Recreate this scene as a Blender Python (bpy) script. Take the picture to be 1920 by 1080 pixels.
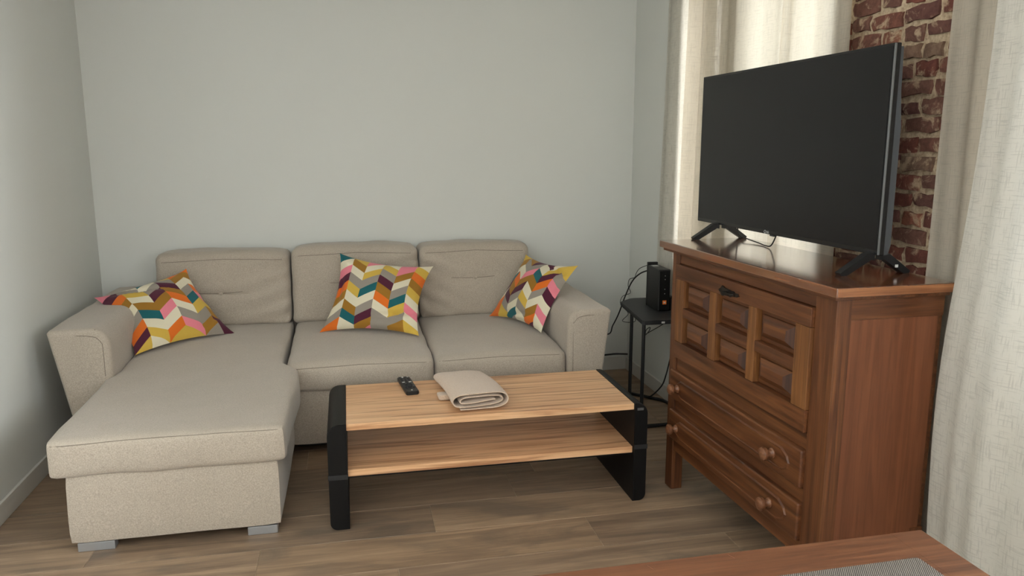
import bpy, bmesh, math, random
from mathutils import Vector, Matrix, noise
random.seed(7)
PI = math.pi
scene = bpy.context.scene
C = scene.collection
for o in list(bpy.data.objects): bpy.data.objects.remove(o)

# ------------------------------------------------------------------ camera
FPX = 1450.0
YF_ = -2.6
PITCH = math.atan(264/FPX)
YAW = math.atan(315*math.cos(PITCH)/FPX)
cd = bpy.data.cameras.new('camera'); cam = bpy.data.objects.new('camera', cd); C.objects.link(cam)
cd.sensor_width = 36; cd.lens = FPX/1920*36; cd.clip_start = .02; cd.clip_end = 200
cam.location = (0, 0, 1.5)
cam.rotation_euler = (PI/2-PITCH, 0, -YAW)
scene.camera = cam
# ------------------------------------------------------------------ exposure, world, lights
scene.view_settings.view_transform = 'Standard'
scene.view_settings.look = 'None'
scene.view_settings.exposure = 0.88
scene.view_settings.gamma = 1
scene.view_settings.use_curve_mapping = False
w = bpy.data.worlds.new('overcast_sky'); scene.world = w; w.use_nodes = True
w.node_tree.nodes['Background'].inputs[0].default_value = (0.86, 0.95, 1.0, 1)
w.node_tree.nodes['Background'].inputs[1].default_value = 1.1

def area(name, loc, rot, sx, sy, power, col):
    l = bpy.data.lights.new(name, 'AREA'); l.shape = 'RECTANGLE'; l.size = sx; l.size_y = sy
    l.energy = power; l.color = col
    o = bpy.data.objects.new(name, l); C.objects.link(o); o.location = loc; o.rotation_euler = rot
    return o
# daylight in the side window; windows behind the camera are unseen, added for light
area('daylight_side_window', (2.12, .42, 1.6), (0, PI/2, 0), 1.45, 1.3, 172, (.90, .96, 1.0))
area('added_rear_side_daylight', (2.12, -1.35, 1.6), (0, PI/2, 0), 1.4, 1.5, 170, (.97, .98, 1.0))
area('added_rear_daylight', (.35, YF_-.3, 1.6), (PI/2, 0, 0), 2.2, 1.45, 22, (1.0, .97, .93))
area('daylight_far_window', (2.12, 3.06, 1.62), (0, PI/2, 0), 1.5, .72, 12.5, (.95, .99, 1.0))
area('daylight_corner_window', (2.12, 3.88, 1.62), (0, PI/2, 0), 1.5, .40, 16, (1.0, .97, .92))

# ------------------------------------------------------------------ helpers
def link(o, parent=None):
    C.objects.link(o)
    if parent: o.parent = parent
    return o
def obj(name, bm, mat, parent=None, smooth=True, ang=40):
    me = bpy.data.meshes.new(name)
    bmesh.ops.recalc_face_normals(bm, faces=bm.faces[:])
    if smooth:
        for f in bm.faces: f.smooth = True
        for e in bm.edges:
            if len(e.link_faces) == 2 and e.calc_face_angle(0) > math.radians(ang): e.smooth = False
    bm.to_mesh(me); bm.free()
    if mat: me.materials.append(mat)
    o = link(bpy.data.objects.new(name, me), parent)
    if smooth and len(me.polygons) < 400:
        wn = o.modifiers.new('weighted_normals', 'WEIGHTED_NORMAL'); wn.keep_sharp = True; wn.weight = 100
    return o
from mathutils.bvhtree import BVHTree
def front_of(o):
    t_ = BVHTree.FromPolygons([v.co for v in o.data.vertices], [p.vertices[:] for p in o.data.polygons])
    def f(x, z, off=.0):
        h = t_.ray_cast(Vector((x, 0, z)), Vector((0, 1, 0)))
        return (x, h[0].y-off, z) if h[0] is not None else None
    return f
def seam_on(o, pts, off=.0003, n=24):
    f = front_of(o); out = []
    for i in range(n+1):
        q = i/n*(len(pts)-1); k = min(len(pts)-2, int(q)); t_ = q-k
        x = pts[k][0]*(1-t_)+pts[k+1][0]*t_; z = pts[k][1]*(1-t_)+pts[k+1][1]*t_
        p = f(x, z, off)
        if p: out.append(p)
    return obj('seam', tb(out, .0016, n=5, smooth_path=False), M['seam'], o)
def tag(o, label=None, cat=None, group=None, kind=None):
    if label: o['label'] = label
    if cat: o['category'] = cat
    if group: o['group'] = group
    if kind: o['kind'] = kind
    return o
def empty(name, loc=(0,0,0), rz=0.0):
    o = bpy.data.objects.new(name, None); o.empty_display_size = .1
    o.location = loc; o.rotation_euler = (0, 0, rz)
    return link(o)
def struct(name, bm, mat, smooth=False):
    return tag(obj(name, bm, mat, None, smooth), kind='structure')
def box(bm, x0, x1, y0, y1, z0, z1, bevel=0, seg=2):
    r = bmesh.ops.create_cube(bm, size=1)
    vs = r['verts']
    for v in vs:
        v.co = Vector(((x0+x1)/2+v.co.x*(x1-x0), (y0+y1)/2+v.co.y*(y1-y0), (z0+z1)/2+v.co.z*(z1-z0)))
    if bevel:
        es = set(e for v in vs for e in v.link_edges)
        bmesh.ops.bevel(bm, geom=list(es), offset=bevel, segments=seg, affect='EDGES', profile=.5)
    return vs
def bx(*a, **k):
    bm = bmesh.new(); box(bm, *a, **k); return bm
def tube(bm, pts, r, n=8, closed=False, smooth_path=True, sub=6):
    P = [Vector(p) for p in pts]
    if smooth_path and len(P) > 2:
        Q = []
        m = len(P)
        rng = range(m if closed else m-1)
        for i in rng:
            p0 = P[(i-1) % m] if (closed or i > 0) else P[0]
            p1 = P[i]; p2 = P[(i+1) % m]
            p3 = P[(i+2) % m] if (closed or i+2 < m) else P[-1]
            for k in range(sub):
                t = k/sub
                Q.append(.5*((2*p1)+(-p0+p2)*t+(2*p0-5*p1+4*p2-p3)*t*t+(-p0+3*p1-3*p2+p3)*t**3))
        if not closed: Q.append(P[-1])
        P = Q
    m = len(P); rings = []; up = Vector((0,0,1)); prev = None
    for i in range(m):
        a = P[(i-1) % m] if (closed or i > 0) else P[i]
        b = P[(i+1) % m] if (closed or i < m-1) else P[i]
        t = (b-a)
        if t.length < 1e-9: t = Vector((0,0,1))
        t.normalize()
        if prev is None:
            s = t.cross(up)
            if s.length < .1: s = t.cross(Vector((1,0,0)))
        else:
            s = prev - t*prev.dot(t)
        s.normalize(); prev = s; q = t.cross(s)
        rr = r(i/(m-1)) if callable(r) else r
        rings.append([bm.verts.new(P[i]+s*math.cos(2*PI*k/n)*rr+q*math.sin(2*PI*k/n)*rr) for k in range(n)])
    for i in range(m if closed else m-1):
        A, B = rings[i], rings[(i+1) % m]
        for k in range(n): bm.faces.new((A[k], A[(k+1)%n], B[(k+1)%n], B[k]))
    if not closed:
        bm.faces.new(rings[0]); bm.faces.new(rings[-1][::-1])
    return bm
def tb(pts, r, **k):
    bm = bmesh.new(); tube(bm, pts, r, **k); return bm
def prism(bm, poly, f, h0, h1):
    """poly of 2d points, f(a,b,h)->xyz"""
    A = [bm.verts.new(f(a,b,h0)) for a,b in poly]; B = [bm.verts.new(f(a,b,h1)) for a,b in poly]
    n = len(poly)
    fa = bm.faces.new(A); fb = bm.faces.new(B[::-1])
    for i in range(n): bm.faces.new((A[i], B[i], B[(i+1)%n], A[(i+1)%n]))
    return fa, fb
def lathe(bm, prof, n, f):
    rings = []
    for r, h in prof:
        rings.append([bm.verts.new(f(r*math.cos(2*PI*k/n), r*math.sin(2*PI*k/n), h)) for k in range(n)])
    for A, B in zip(rings, rings[1:]):
        for k in range(n): bm.faces.new((A[k], A[(k+1)%n], B[(k+1)%n], B[k]))
    bm.faces.new(rings[0][::-1]); bm.faces.new(rings[-1])
def rounded_rect(a0, a1, b0, b1, radii, seg=6):
    """radii: for corners (a1,b1),(a0,b1),(a0,b0),(a1,b0)"""
    out = []
    cs = [(a1, b1, 0), (a0, b1, 90), (a0, b0, 180), (a1, b0, 270)]
    for (a, b, s), r in zip(cs, radii):
        if r <= 0: out.append((a, b)); continue
        ca = a - math.copysign(r, a-(a0+a1)/2); cb = b - math.copysign(r, b-(b0+b1)/2)
        for k in range(seg+1):
            t = math.radians(s+90*k/seg)
            out.append((ca+r*math.cos(t), cb+r*math.sin(t)))
    return out
def soft_box(x0, x1, y0, y1, z0, z1, r, n=(14,14,6), deform=None):
    """upholstered block: subdivided cube mapped on a rounded box, then deformed by deform(u,v,w,co)"""
    bm = bmesh.new()
    nx, ny, nz = n
    cx, cy, cz = (x0+x1)/2, (y0+y1)/2, (z0+z1)/2
    hx, hy, hz = (x1-x0)/2, (y1-y0)/2, (z1-z0)/2
    cache = {}
    def lin(i, k, h):
        # denser near the ends
        t = -1+2*i/k
        s = math.copysign(abs(t)**.8, t) if t else 0
        return s*h
    def V(i, j, k):
        key = (i, j, k)
        if key in cache: return cache[key]
        p = Vector((lin(i,nx,hx), lin(j,ny,hy), lin(k,nz,hz)))
        rr = min(r, hx, hy, hz)
        q = Vector((max(-hx+rr, min(hx-rr, p.x)), max(-hy+rr, min(hy-rr, p.y)), max(-hz+rr, min(hz-rr, p.z))))
        d = p-q
        if d.length > 1e-6: d = d.normalized()*rr
        c = q+d
        u, v, w_ = p.x/hx, p.y/hy, p.z/hz
        c = c+Vector((cx, cy, cz))
        if deform: c = Vector(deform(u, v, w_, c))
        cache[key] = bm.verts.new(c); return cache[key]
    for i in range(nx):
        for j in range(ny):
            bm.faces.new((V(i,j,0), V(i,j+1,0), V(i+1,j+1,0), V(i+1,j,0)))
            bm.faces.new((V(i,j,nz), V(i+1,j,nz), V(i+1,j+1,nz), V(i,j+1,nz)))
    for i in range(nx):
        for k in range(nz):
            bm.faces.new((V(i,0,k), V(i+1,0,k), V(i+1,0,k+1), V(i,0,k+1)))
            bm.faces.new((V(i,ny,k), V(i,ny,k+1), V(i+1,ny,k+1), V(i+1,ny,k)))
    for j in range(ny):
        for k in range(nz):
            bm.faces.new((V(0,j,k), V(0,j,k+1), V(0,j+1,k+1), V(0,j+1,k)))
            bm.faces.new((V(nx,j,k), V(nx,j+1,k), V(nx,j+1,k+1), V(nx,j,k+1)))
    return bm
def nz3(p, s, seed=0): return noise.noise(Vector(p)*s+Vector((seed*7.3, seed*3.1, seed)))

# ------------------------------------------------------------------ materials
def S(r, g, b):
    f = lambda c: (c/255/12.92) if c/255 <= .04045 else ((c/255+.055)/1.055)**2.4
    return (f(r), f(g), f(b), 1)
class NT:
    def __init__(s, name):
        s.m = bpy.data.materials.new(name); s.m.use_nodes = True; s.t = s.m.node_tree
        s.b = s.t.nodes['Principled BSDF']; s.out = s.t.nodes['Material Output']
    def n(s, typ, **k):
        nd = s.t.nodes.new(typ)
        for a, v in k.items():
            if a.startswith('i_'):
                key = a[2:]; key = int(key) if key.isdigit() else key.replace('_', ' ')
                s.set(nd.inputs[key], v)
            else: setattr(nd, a, v)
        return nd
    def set(s, inp, v):
        if isinstance(v, bpy.types.NodeSocket): s.t.links.new(v, inp)
        else: inp.default_value = v
    def coords(s, scale=(1,1,1), rot=(0,0,0), rand=False, kind='Object'):
        tc = s.n('ShaderNodeTexCoord'); v = tc.outputs[kind]
        if rand:
            oi = s.n('ShaderNodeObjectInfo')
            m = s.n('ShaderNodeMath', operation='MULTIPLY', i_0=oi.outputs['Random'], i_1=37.0)
            a = s.n('ShaderNodeVectorMath', operation='ADD', i_0=v, i_1=m.outputs[0]); v = a.outputs[0]
        mp = s.n('ShaderNodeMapping', i_Vector=v, i_Scale=scale, i_Rotation=rot)
        return mp.outputs[0]
    def noise(s, vec, scale, detail=4, rough=.55, dist=0):
        return s.n('ShaderNodeTexNoise', i_Vector=vec, i_Scale=scale, i_Detail=detail, i_Roughness=rough, i_Distortion=dist).outputs[0]
    def ramp(s, fac, stops, interp='LINEAR'):
        r = s.n('ShaderNodeValToRGB', i_0=fac); cr = r.color_ramp; cr.interpolation = interp
        while len(cr.elements) < len(stops): cr.elements.new(.5)
        for e, (p, c) in zip(cr.elements, sorted(stops, key=lambda q: q[0])): e.position = p; e.color = c
        return r.outputs[0]
    def mix(s, fac, a, b, mode='MIX'):
        m = s.n('ShaderNodeMix', data_type='RGBA', blend_type=mode)
        s.set(m.inputs[0], fac); s.set(m.inputs[6], a); s.set(m.inputs[7], b); return m.outputs[2]
    def math(s, op, a, b=0.0, c=None):
        m = s.n('ShaderNodeMath', operation=op); s.set(m.inputs[0], a); s.set(m.inputs[1], b)
        if c is not None: s.set(m.inputs[2], c)
        return m.outputs[0]
    def bump(s, h, strength=.3, dist=.002, normal=None):
        b = s.n('ShaderNodeBump', i_Height=h, i_Strength=strength, i_Distance=dist)
        if normal: s.set(b.inputs['Normal'], normal)
        return b.outputs[0]
    def fin(s, col, rough=.6, normal=None, **k):
        s.set(s.b.inputs['Base Color'], col); s.set(s.b.inputs['Roughness'], rough)
        if normal is not None: s.set(s.b.inputs['Normal'], normal)
        for a, v in k.items(): s.set(s.b.inputs[a.replace('_', ' ')], v)
        return s.m
def plain(name, col, rough=.5, bump=0, scale=200, **k):
    t = NT(name); v = t.coords()
    nz = t.noise(v, scale)
    c = t.mix(t.math('MULTIPLY', nz, .14), col, tuple(x*.7 for x in col[:3])+(1,))
    return t.fin(c, rough, t.bump(nz, bump, .001) if bump else None, **k)
def wood(name, c_dark, c_mid, c_light, axis=0, rough=.4, scale=1.0, rand=False, coarse=1.0, streak=.45, bump=.15, spec=.5):
    t = NT(name)
    sc = [17*scale]*3; sc[axis] = .8*scale
    v = t.coords(tuple(sc), rand=rand)
    n1 = t.noise(v, 1.6*coarse, 5, .6, 1.2)
    sc2 = [95*scale]*3; sc2[axis] = 2.6*scale
    v2 = t.coords(tuple(sc2), rand=rand)
    n2 = t.noise(v2, 1.0, 5, .65, .25)
    sc3 = [26*scale]*3; sc3[axis] = 1.1*scale
    n3 = t.noise(t.coords(tuple(sc3), rand=rand), 1.0, 3, .5, .6)
    base = t.ramp(n1, [(.3, c_dark), (.5, c_mid), (.7, c_light)])
    dk = t.ramp(n2, [(.35, (0,0,0,1)), (.6, (1,1,1,1))])
    base = t.mix(streak, base, t.mix(dk, c_dark, base))
    base = t.mix(t.ramp(n3, [(.56, (0,0,0,1)), (.72, (.7,.7,.7,1))]), base, t.mix(.75, base, c_dark))
    r = t.math('MULTIPLY_ADD', n2, .15, rough-.07)
    return t.fin(base, r, t.bump(n2, bump, .0008), Specular_IOR_Level=spec)

M = {}
def wall_mat(name, col):
    t = NT(name); v = t.coords()
    a = t.noise(v, 1.3, 3); b = t.noise(v, 160, 4)
    c = t.mix(t.math('MULTIPLY', a, .12), col, tuple(x*.86 for x in col[:3])+(1,))
    return t.fin(c, .75, t.bump(b, .12, .001))
M['wall'] = wall_mat('wall_paint', S(212, 213, 207))
M['ceiling'] = wall_mat('ceiling_paint', S(240, 239, 236))
M['base'] = plain('baseboard_paint', S(205, 202, 194), .45)
M['white'] = plain('window_paint', S(225, 225, 220), .4)
t = NT('window_glass')
tr = t.n('ShaderNodeBsdfTransparent'); gl = t.n('ShaderNodeBsdfGlossy', i_Roughness=.02)
fr = t.n('ShaderNodeFresnel', i_IOR=1.45)
mx = t.n('ShaderNodeMixShader', i_0=fr.outputs[0], i_1=tr.outputs[0], i_2=gl.outputs[0])
t.t.links.new(mx.outputs[0], t.out.inputs[0]); M['glass'] = t.m

# laminate floor planks
def floor_mat():
    t = NT('oak_laminate')
    oi = t.n('ShaderNodeObjectInfo').outputs['Random']
    v = t.coords((.55, 7, 7), rand=True)
    n1 = t.noise(v, 1.6, 6, .62, 1.6)
    n2 = t.noise(t.coords((4, 110, 110), rand=True), 1, 5, .6, .3)
    n3 = t.noise(t.coords((1.4, 4.5, 4.5), rand=True), 1.3, 5, .6, .9)
    base = t.ramp(n1, [(.28, S(116, 96, 79)), (.45, S(146, 122, 99)), (.58, S(164, 138, 112)), (.75, S(186, 159, 130))])
    base = t.mix(t.ramp(n3, [(.52, (0,0,0,1)), (.68, (.75,.75,.75,1))]), base, S(112, 98, 84))
    base = t.mix(t.math('MULTIPLY', t.ramp(n2, [(.45, (1,1,1,1)), (.62, (0,0,0,1))]), .28), base, S(108, 92, 76))
    tone = t.ramp(oi, [(0, (.82,.82,.83,1)), (.5, (1,1,1,1)), (1, (1.0,.96,.9,1))])
    base = t.mix(1, base, tone, 'MULTIPLY')
    return t.fin(base, .42, t.bump(n2, .2, .0006), Specular_IOR_Level=.45)
M['floor'] = floor_mat()
M['joint'] = plain('plank_joint', S(196, 178, 150), .7)

def linen(name, c1, c2, scale=1000, trans=0.0):
    t = NT(name)
    a = t.noise(t.coords((scale*1.0, scale*.22, scale)), 1, 2, .5)
    b = t.noise(t.coords((scale*.22, scale*1.0, scale*.22)), 1, 2, .5)
    c = t.noise(t.coords(), 9, 4)
    f = t.math('MULTIPLY_ADD', t.math('ADD', a, b), .5, 0)
    col = t.ramp(f, [(.32, c1), (.68, c2)])
    col = t.mix(t.math('MULTIPLY', c, .22), col, tuple(x*.8 for x in c1[:3])+(1,))
    return t.fin(col, .92, t.bump(f, .5, .0012), Sheen_Weight=.25, Specular_IOR_Level=.15)
M['sofa'] = linen('sofa_fabric', S(152, 141, 127), S(203, 191, 175))
M['seam'] = plain('seam_thread', S(126, 116, 104), .9)
M['alu'] = plain('brushed_metal_foot', S(172, 174, 176), .35, Metallic=.6)
M['gap'] = plain('black_base_cloth', S(30, 28, 26), .9)

# translucent curtain linen
def curtain_mat(name, col, trans, alpha):
    t = NT(name)
    uv = t.coords(kind='UV')
    sx = t.n('ShaderNodeSeparateXYZ', i_0=uv)
    # slubby threads both ways: sparse darker lines at irregular spacing
    n1 = t.noise(t.n('ShaderNodeMapping', i_Vector=uv, i_Scale=(250, 14, 1)).outputs[0], 1, 3, .6)
    n2 = t.noise(t.n('ShaderNodeMapping', i_Vector=uv, i_Scale=(16, 250, 1)).outputs[0], 1, 3, .6)
    l1 = t.ramp(n1, [(.55, (0,0,0,1)), (.63, (1,1,1,1))])
    l2 = t.ramp(n2, [(.55, (0,0,0,1)), (.63, (1,1,1,1))])
    ln = t.math('MINIMUM', t.math('ADD', l1, l2), 1.0)
    n3 = t.noise(t.n('ShaderNodeMapping', i_Vector=uv, i_Scale=(600, 600, 1)).outputs[0], 1, 2, .5)
    c = t.mix(t.math('MULTIPLY', ln, .38), col, tuple(x*.42 for x in col[:3])+(1,))
    c = t.mix(t.math('MULTIPLY', n3, .2), c, tuple(x*.7 for x in col[:3])+(1,))
    nb = t.bump(t.math('ADD', ln, n3), .35, .001)
    d = t.n('ShaderNodeBsdfDiffuse', i_Color=c, i_Normal=nb); tl = t.n('ShaderNodeBsdfTranslucent', i_Color=c)
    m1 = t.n('ShaderNodeMixShader', i_0=trans, i_1=d.outputs[0], i_2=tl.outputs[0])
    tp = t.n('ShaderNodeBsdfTransparent')
    al = t.math('MULTIPLY', t.math('SUBTRACT', 1.0, ln), alpha)
    m2 = t.n('ShaderNodeMixShader', i_0=al, i_1=m1.outputs[0], i_2=tp.outputs[0])
    t.t.links.new(m2.outputs[0], t.out.inputs[0]); return t.m
M['curtain'] = curtain_mat('beige_linen_curtain', S(216, 206, 188), .42, .10)
M['curtain2'] = curtain_mat('cream_linen_curtain', S(226, 222, 212), .45, .06)

# brick and mortar
def brick_mat():
    t = NT('old_red_brick')
    oi = t.n('ShaderNodeObjectInfo').outputs['Random']
    base = t.ramp(oi, [(0, S(104, 62, 54)), (.3, S(128, 78, 64)), (.55, S(116, 84, 72)), (.75, S(94, 60, 56)), (.9, S(148, 90, 70)), (1, S(130, 106, 88))])
    n = t.noise(t.coords(rand=True), 38, 6, .7)
    base = t.mix(t.ramp(n, [(.4, (0,0,0,1)), (.6, (.8,.8,.8,1))]), base, t.mix(.55, base, S(62, 36, 32)))
    n2 = t.noise(t.coords(rand=True), 17, 5, .65, .6)
    base = t.mix(t.ramp(n2, [(.54, (0,0,0,1)), (.66, (.85,.85,.85,1))]), base, S(186, 162, 134))
    return t.fin(base, .9, t.bump(n, 1.0, .006), Specular_IOR_Level=.2)
M['brick'] = brick_mat()
def mortar_mat():
    t = NT('lime_mortar'); v = t.coords()
    n = t.noise(v, 60, 6, .7); n2 = t.noise(v, 9, 4)
    c = t.ramp(n, [(.35, S(160, 138, 114)), (.6, S(210, 190, 160))])
    c = t.mix(t.math('MULTIPLY', n2, .3), c, S(150, 120, 96))
    return t.fin(c, .95, t.bump(n, 1.0, .006), Specular_IOR_Level=.15)
M['mortar'] = mortar_mat()

# dark oak
OD, OM, OL = S(62, 33, 17), S(98, 57, 30), S(122, 77, 43)
M['oak_x'] = wood('oak_grain_x', OD, OM, OL, 0, .42)
M['oak_y'] = wood('oak_grain_y', OD, OM, OL, 1, .42)
M['oak_z'] = wood('oak_grain_z', OD, OM, OL, 2, .45)
M['oak_side'] = wood('oak_side_veneer', S(94, 53, 31), S(110, 65, 40), S(122, 74, 46), 2, .45, 1.5, streak=.25)
M['oak_top'] = wood('oak_polished_top', S(82, 42, 22), S(116, 66, 36), S(136, 82, 46), 1, .17, spec=.9, bump=.06)
M['oak_top'].node_tree.nodes['Principled BSDF'].inputs['Coat Weight'].default_value = 1
M['oak_top'].node_tree.nodes['Principled BSDF'].inputs['Coat Roughness'].default_value = .12
M['oak_top'].node_tree.nodes['Principled BSDF'].inputs['Coat IOR'].default_value = 1.8
M['oak_light'] = wood('oak_worn_bars', S(84, 50, 24), S(122, 77, 38), S(146, 98, 54), 2, .5, 1.6)
M['oak_shade'] = wood('oak_facet_shade', S(46, 25, 15), S(70, 39, 24), S(84, 50, 30), 2, .5, 2)
M['knob'] = wood('oak_knob', S(88, 54, 34), S(122, 80, 54), S(146, 102, 72), 1, .3, 2)
M['iron'] = plain('old_iron', S(52, 48, 44), .45, .3, 90, Metallic=.8)
M['dining'] = wood('dining_oak', S(60, 36, 22), S(78, 47, 28), S(92, 58, 36), 0, .45, 3.0, streak=.3, spec=.25)
# coffee table
CB = (S(170, 118, 74), S(212, 164, 114), S(228, 182, 132))
def beech():
    t = NT('core_beech')
    n1 = t.noise(t.coords((.8, 16, 16)), 1.5, 5, .6, .9)
    n2 = t.noise(t.coords((2.2, 70, 70)), 1, 5, .6, .4)
    n3 = t.noise(t.coords((1.1, 34, 34)), 1.2, 4, .55, .8)
    c = t.ramp(n1, [(.3, S(202, 150, 108)), (.5, S(228, 182, 138)), (.7, S(242, 202, 158))])
    c = t.mix(t.ramp(n3, [(.53, (0,0,0,1)), (.66, (.9,.9,.9,1))]), c, S(158, 108, 74))
    c = t.mix(t.math('MULTIPLY', n2, .3), c, S(176, 128, 84))
    return t.fin(c, .38, t.bump(n2, .08, .0005))
M['beech'] = beech()
M['black_lac'] = plain('black_lacquer', S(4, 4, 5), .5, Specular_IOR_Level=.3)
M['black_matt'] = plain('black_matt_top', S(30, 31, 33), .55, Specular_IOR_Level=.5)
M['black_metal'] = plain('black_powder_coat', S(20, 20, 21), .45)
M['black_wood'] = plain('black_board', S(34, 34, 36), .5)
M['plastic'] = plain('black_plastic', S(20, 20, 22), .4)
M['cable'] = plain('black_cable', S(16, 16, 17), .5)
M['screen'] = NT('tv_screen').fin(S(20, 19, 21), .28, Specular_IOR_Level=.35)
M['bezel'] = plain('tv_bezel', S(22, 22, 24), .25)
M['tv_side'] = plain('tv_side_metal', S(130, 132, 134), .3, Metallic=.7)
M['tv_back'] = plain('tv_back_plastic', S(60, 62, 64), .6)
M['orange'] = plain('orange_print', S(235, 120, 40), .5)
M['grey_print'] = plain('pale_print', S(190, 190, 188), .5)
M['btn'] = plain('remote_button', S(46, 46, 48), .6)
M['btn_w'] = plain('remote_white_button', S(210, 210, 205), .5)
def towel_mat():
    t = NT('terry_towel'); v = t.coords()
    n = t.noise(v, 420, 3, .7); n2 = t.noise(v, 30, 4)
    c = t.ramp(n, [(.35, S(194, 168, 145)), (.65, S(230, 207, 184))])
    c = t.mix(t.math('MULTIPLY', n2, .18), c, S(186, 162, 138))
    return t.fin(c, .95, t.bump(n, .8, .003), Sheen_Weight=.4, Specular_IOR_Level=.1)
M['towel'] = towel_mat()
def mat_mat():
    t = NT('woven_vinyl'); v = t.coords()
    w1 = t.n('ShaderNodeTexWave', i_Vector=t.coords(rot=(0, 0, .5)), i_Scale=95, wave_type='BANDS').outputs[1]
    w2 = t.n('ShaderNodeTexWave', i_Vector=t.coords(rot=(0, 0, -1.0)), i_Scale=60, wave_type='BANDS').outputs[1]
    f = t.math('MULTIPLY', w1, t.math('MULTIPLY_ADD', w2, .4, .6))
    c = t.ramp(f, [(.2, S(34, 29, 26)), (.7, S(92, 83, 72))])
    return t.fin(c, .6, t.bump(f, .5, .001))
M['placemat'] = mat_mat()

# pillow print: zigzag columns of slanted cells, colours read off the photograph
PAL = dict(Y=S(212, 176, 74), W=S(226, 217, 190), G=S(152, 143, 132), T=S(22, 98, 104), P=S(84, 28, 52),
           B=S(160, 114, 34), O=S(226, 112, 30), K=S(232, 132, 146))
def pillow_mat(name, cols, rows, slope, off, ncol):
    t = NT(name)
    uv = t.coords(kind='UV'); s = t.n('ShaderNodeSeparateXYZ', i_0=uv)
    u = t.math('MULTIPLY', s.outputs[0], ncol)
    ci = t.math('FLOOR', u); fu = t.math('SUBTRACT', u, ci)
    par = t.math('MODULO', ci, 2.0)                    # 1 for odd columns: slants down to the right
    tri = t.math('ADD', t.math('MULTIPLY', par, t.math('SUBTRACT', 1.0, fu)), t.math('MULTIPLY', t.math('SUBTRACT', 1.0, par), fu))
    # v measured from the top edge, in rows; odd columns go down with u -> subtract
    v = t.math('MULTIPLY', t.math('SUBTRACT', 1.0, s.outputs[1]), rows)
    v = t.math('ADD', v, t.math('MULTIPLY', tri, slope))
    v = t.math('ADD', v, off)
    res = None
    for c, seq in enumerate(cols):
        n = len(seq)
        r = t.ramp(t.math('DIVIDE', v, float(n)), [(i/n if i else 0.0, PAL[ch]) for i, ch in enumerate(seq)], 'CONSTANT')
        if res is None: res = r
        else:
            f = t.math('GREATER_THAN', u, float(c))
            res = t.mix(f, res, r)
    nz = t.noise(t.coords(), 500, 2)
    res = t.mix(t.math('MULTIPLY', nz, .12), res, (.1,.09,.08,1))
    return t.fin(res, .85, t.bump(nz, .25, .001), Sheen_Weight=.15, Specular_IOR_Level=.2)

# ================================================================== ROOM
XL, XR, YB, YF, ZC = -1.42, 1.85, 4.87, -2.6, 2.62
floor = struct('floor', bx(XL-.1, XR+.3, YF-.1, YB+.1, -.08, -.0022), M['joint'])
# planks run along x; joints between rows at y = 2.605 + k*.2525 ; cut ends from the photograph where seen
PW = .2425; PLEN = 1.28
ends = {0: .915, -1: 1.415, 1: .30, 2: -.6, -2: .2}
k0 = math.floor((YF-2.60)/PW)
for k in range(k0, int((YB-2.60)/PW)+1):
    ya, yb = max(YF, 2.60+k*PW), min(YB, 2.60+(k+1)*PW)
    if yb-ya < .02: continue
    e = ends.get(k, random.uniform(-.6, .6))
    xs = [e+i*PLEN for i in range(-4, 4)]
    xs = [XL]+[x for x in xs if XL+.1 < x < XR-.1]+[XR]
    for a, b in zip(xs, xs[1:]):
        bm = bmesh.new()
        g = .0014
        box(bm, -(b-a)/2+.0006, (b-a)/2-.0006, -(yb-ya)/2+g, (yb-ya)/2-g, -.0035, 0)
        top = [ed for ed in bm.edges if all(v.co.z > -.001 for v in ed.verts)]
        bmesh.ops.bevel(bm, geom=top, offset=.0012, segments=1, affect='EDGES')
        o = obj('plank', bm, M['floor'], floor, False)
        o.location = ((a+b)/2, (ya+yb)/2, 0)
struct('ceiling', bx(XL-.1, XR+.3, YF-.1, YB+.1, ZC, ZC+.1), M['ceiling'])
struct('wall_left', bx(XL-.1, XL, YF-.1, YB+.1, 0, ZC), M['wall'])
struct('wall_back', bx(XL, XR, YB, YB+.1, 0, ZC), M['wall'])
bm = bmesh.new()
box(bm, XL, -.8, YF-.1, YF, 0, ZC); box(bm, 1.5, XR, YF-.1, YF, 0, ZC); box(bm, -.8, 1.5, YF-.1, YF, 0, .85); box(bm, -.8, 1.5, YF-.1, YF, 2.38, ZC)
struct('wall_front', bm, M['wall'])
bm = bmesh.new()
for a in (-.8, .32, 1.44): box(bm, a, a+.06, YF-.09, YF-.03, .85, 2.38, bevel=.004)
for a in (.85, 2.32): box(bm, -.8, 1.5, YF-.09, YF-.03, a, a+.06, bevel=.004)
fr4 = struct('window_5', bm, M['white'], True)  # unseen window, added to bring frontal light into the room
for a in (-.74, .38): obj('pane', bx(a, a+1.06, YF-.062, YF-.058, .91, 2.32), M['glass'], fr4, False)
WD = .28    # depth of the right (facade) wall
WINS = [(-2.1, -.6), (-.25, 1.72), (2.70, 3.42), (3.70, 4.06)]  # first opening is unseen, added behind the camera to let light in
WZ0, WZ1 = .85, 2.38
bm = bmesh.new()
ys = [YF]
for a, b in WINS: ys += [a, b]
ys.append(YB+.1)
for i in range(0, len(ys), 2):
    if i == 4:      # the pier between the last two windows keeps bare masonry on its room side
        box(bm, XR+.012, XR+WD, ys[i], ys[i+1], 0, ZC)
    else: box(bm, XR, XR+WD, ys[i], ys[i+1], 0, ZC)
for a, b in WINS:
    box(bm, XR, XR+WD, a, b, 0, WZ0); box(bm, XR, XR+WD, a, b, WZ1, ZC)
wall_r = struct('wall_right', bm, M['wall'])
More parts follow.
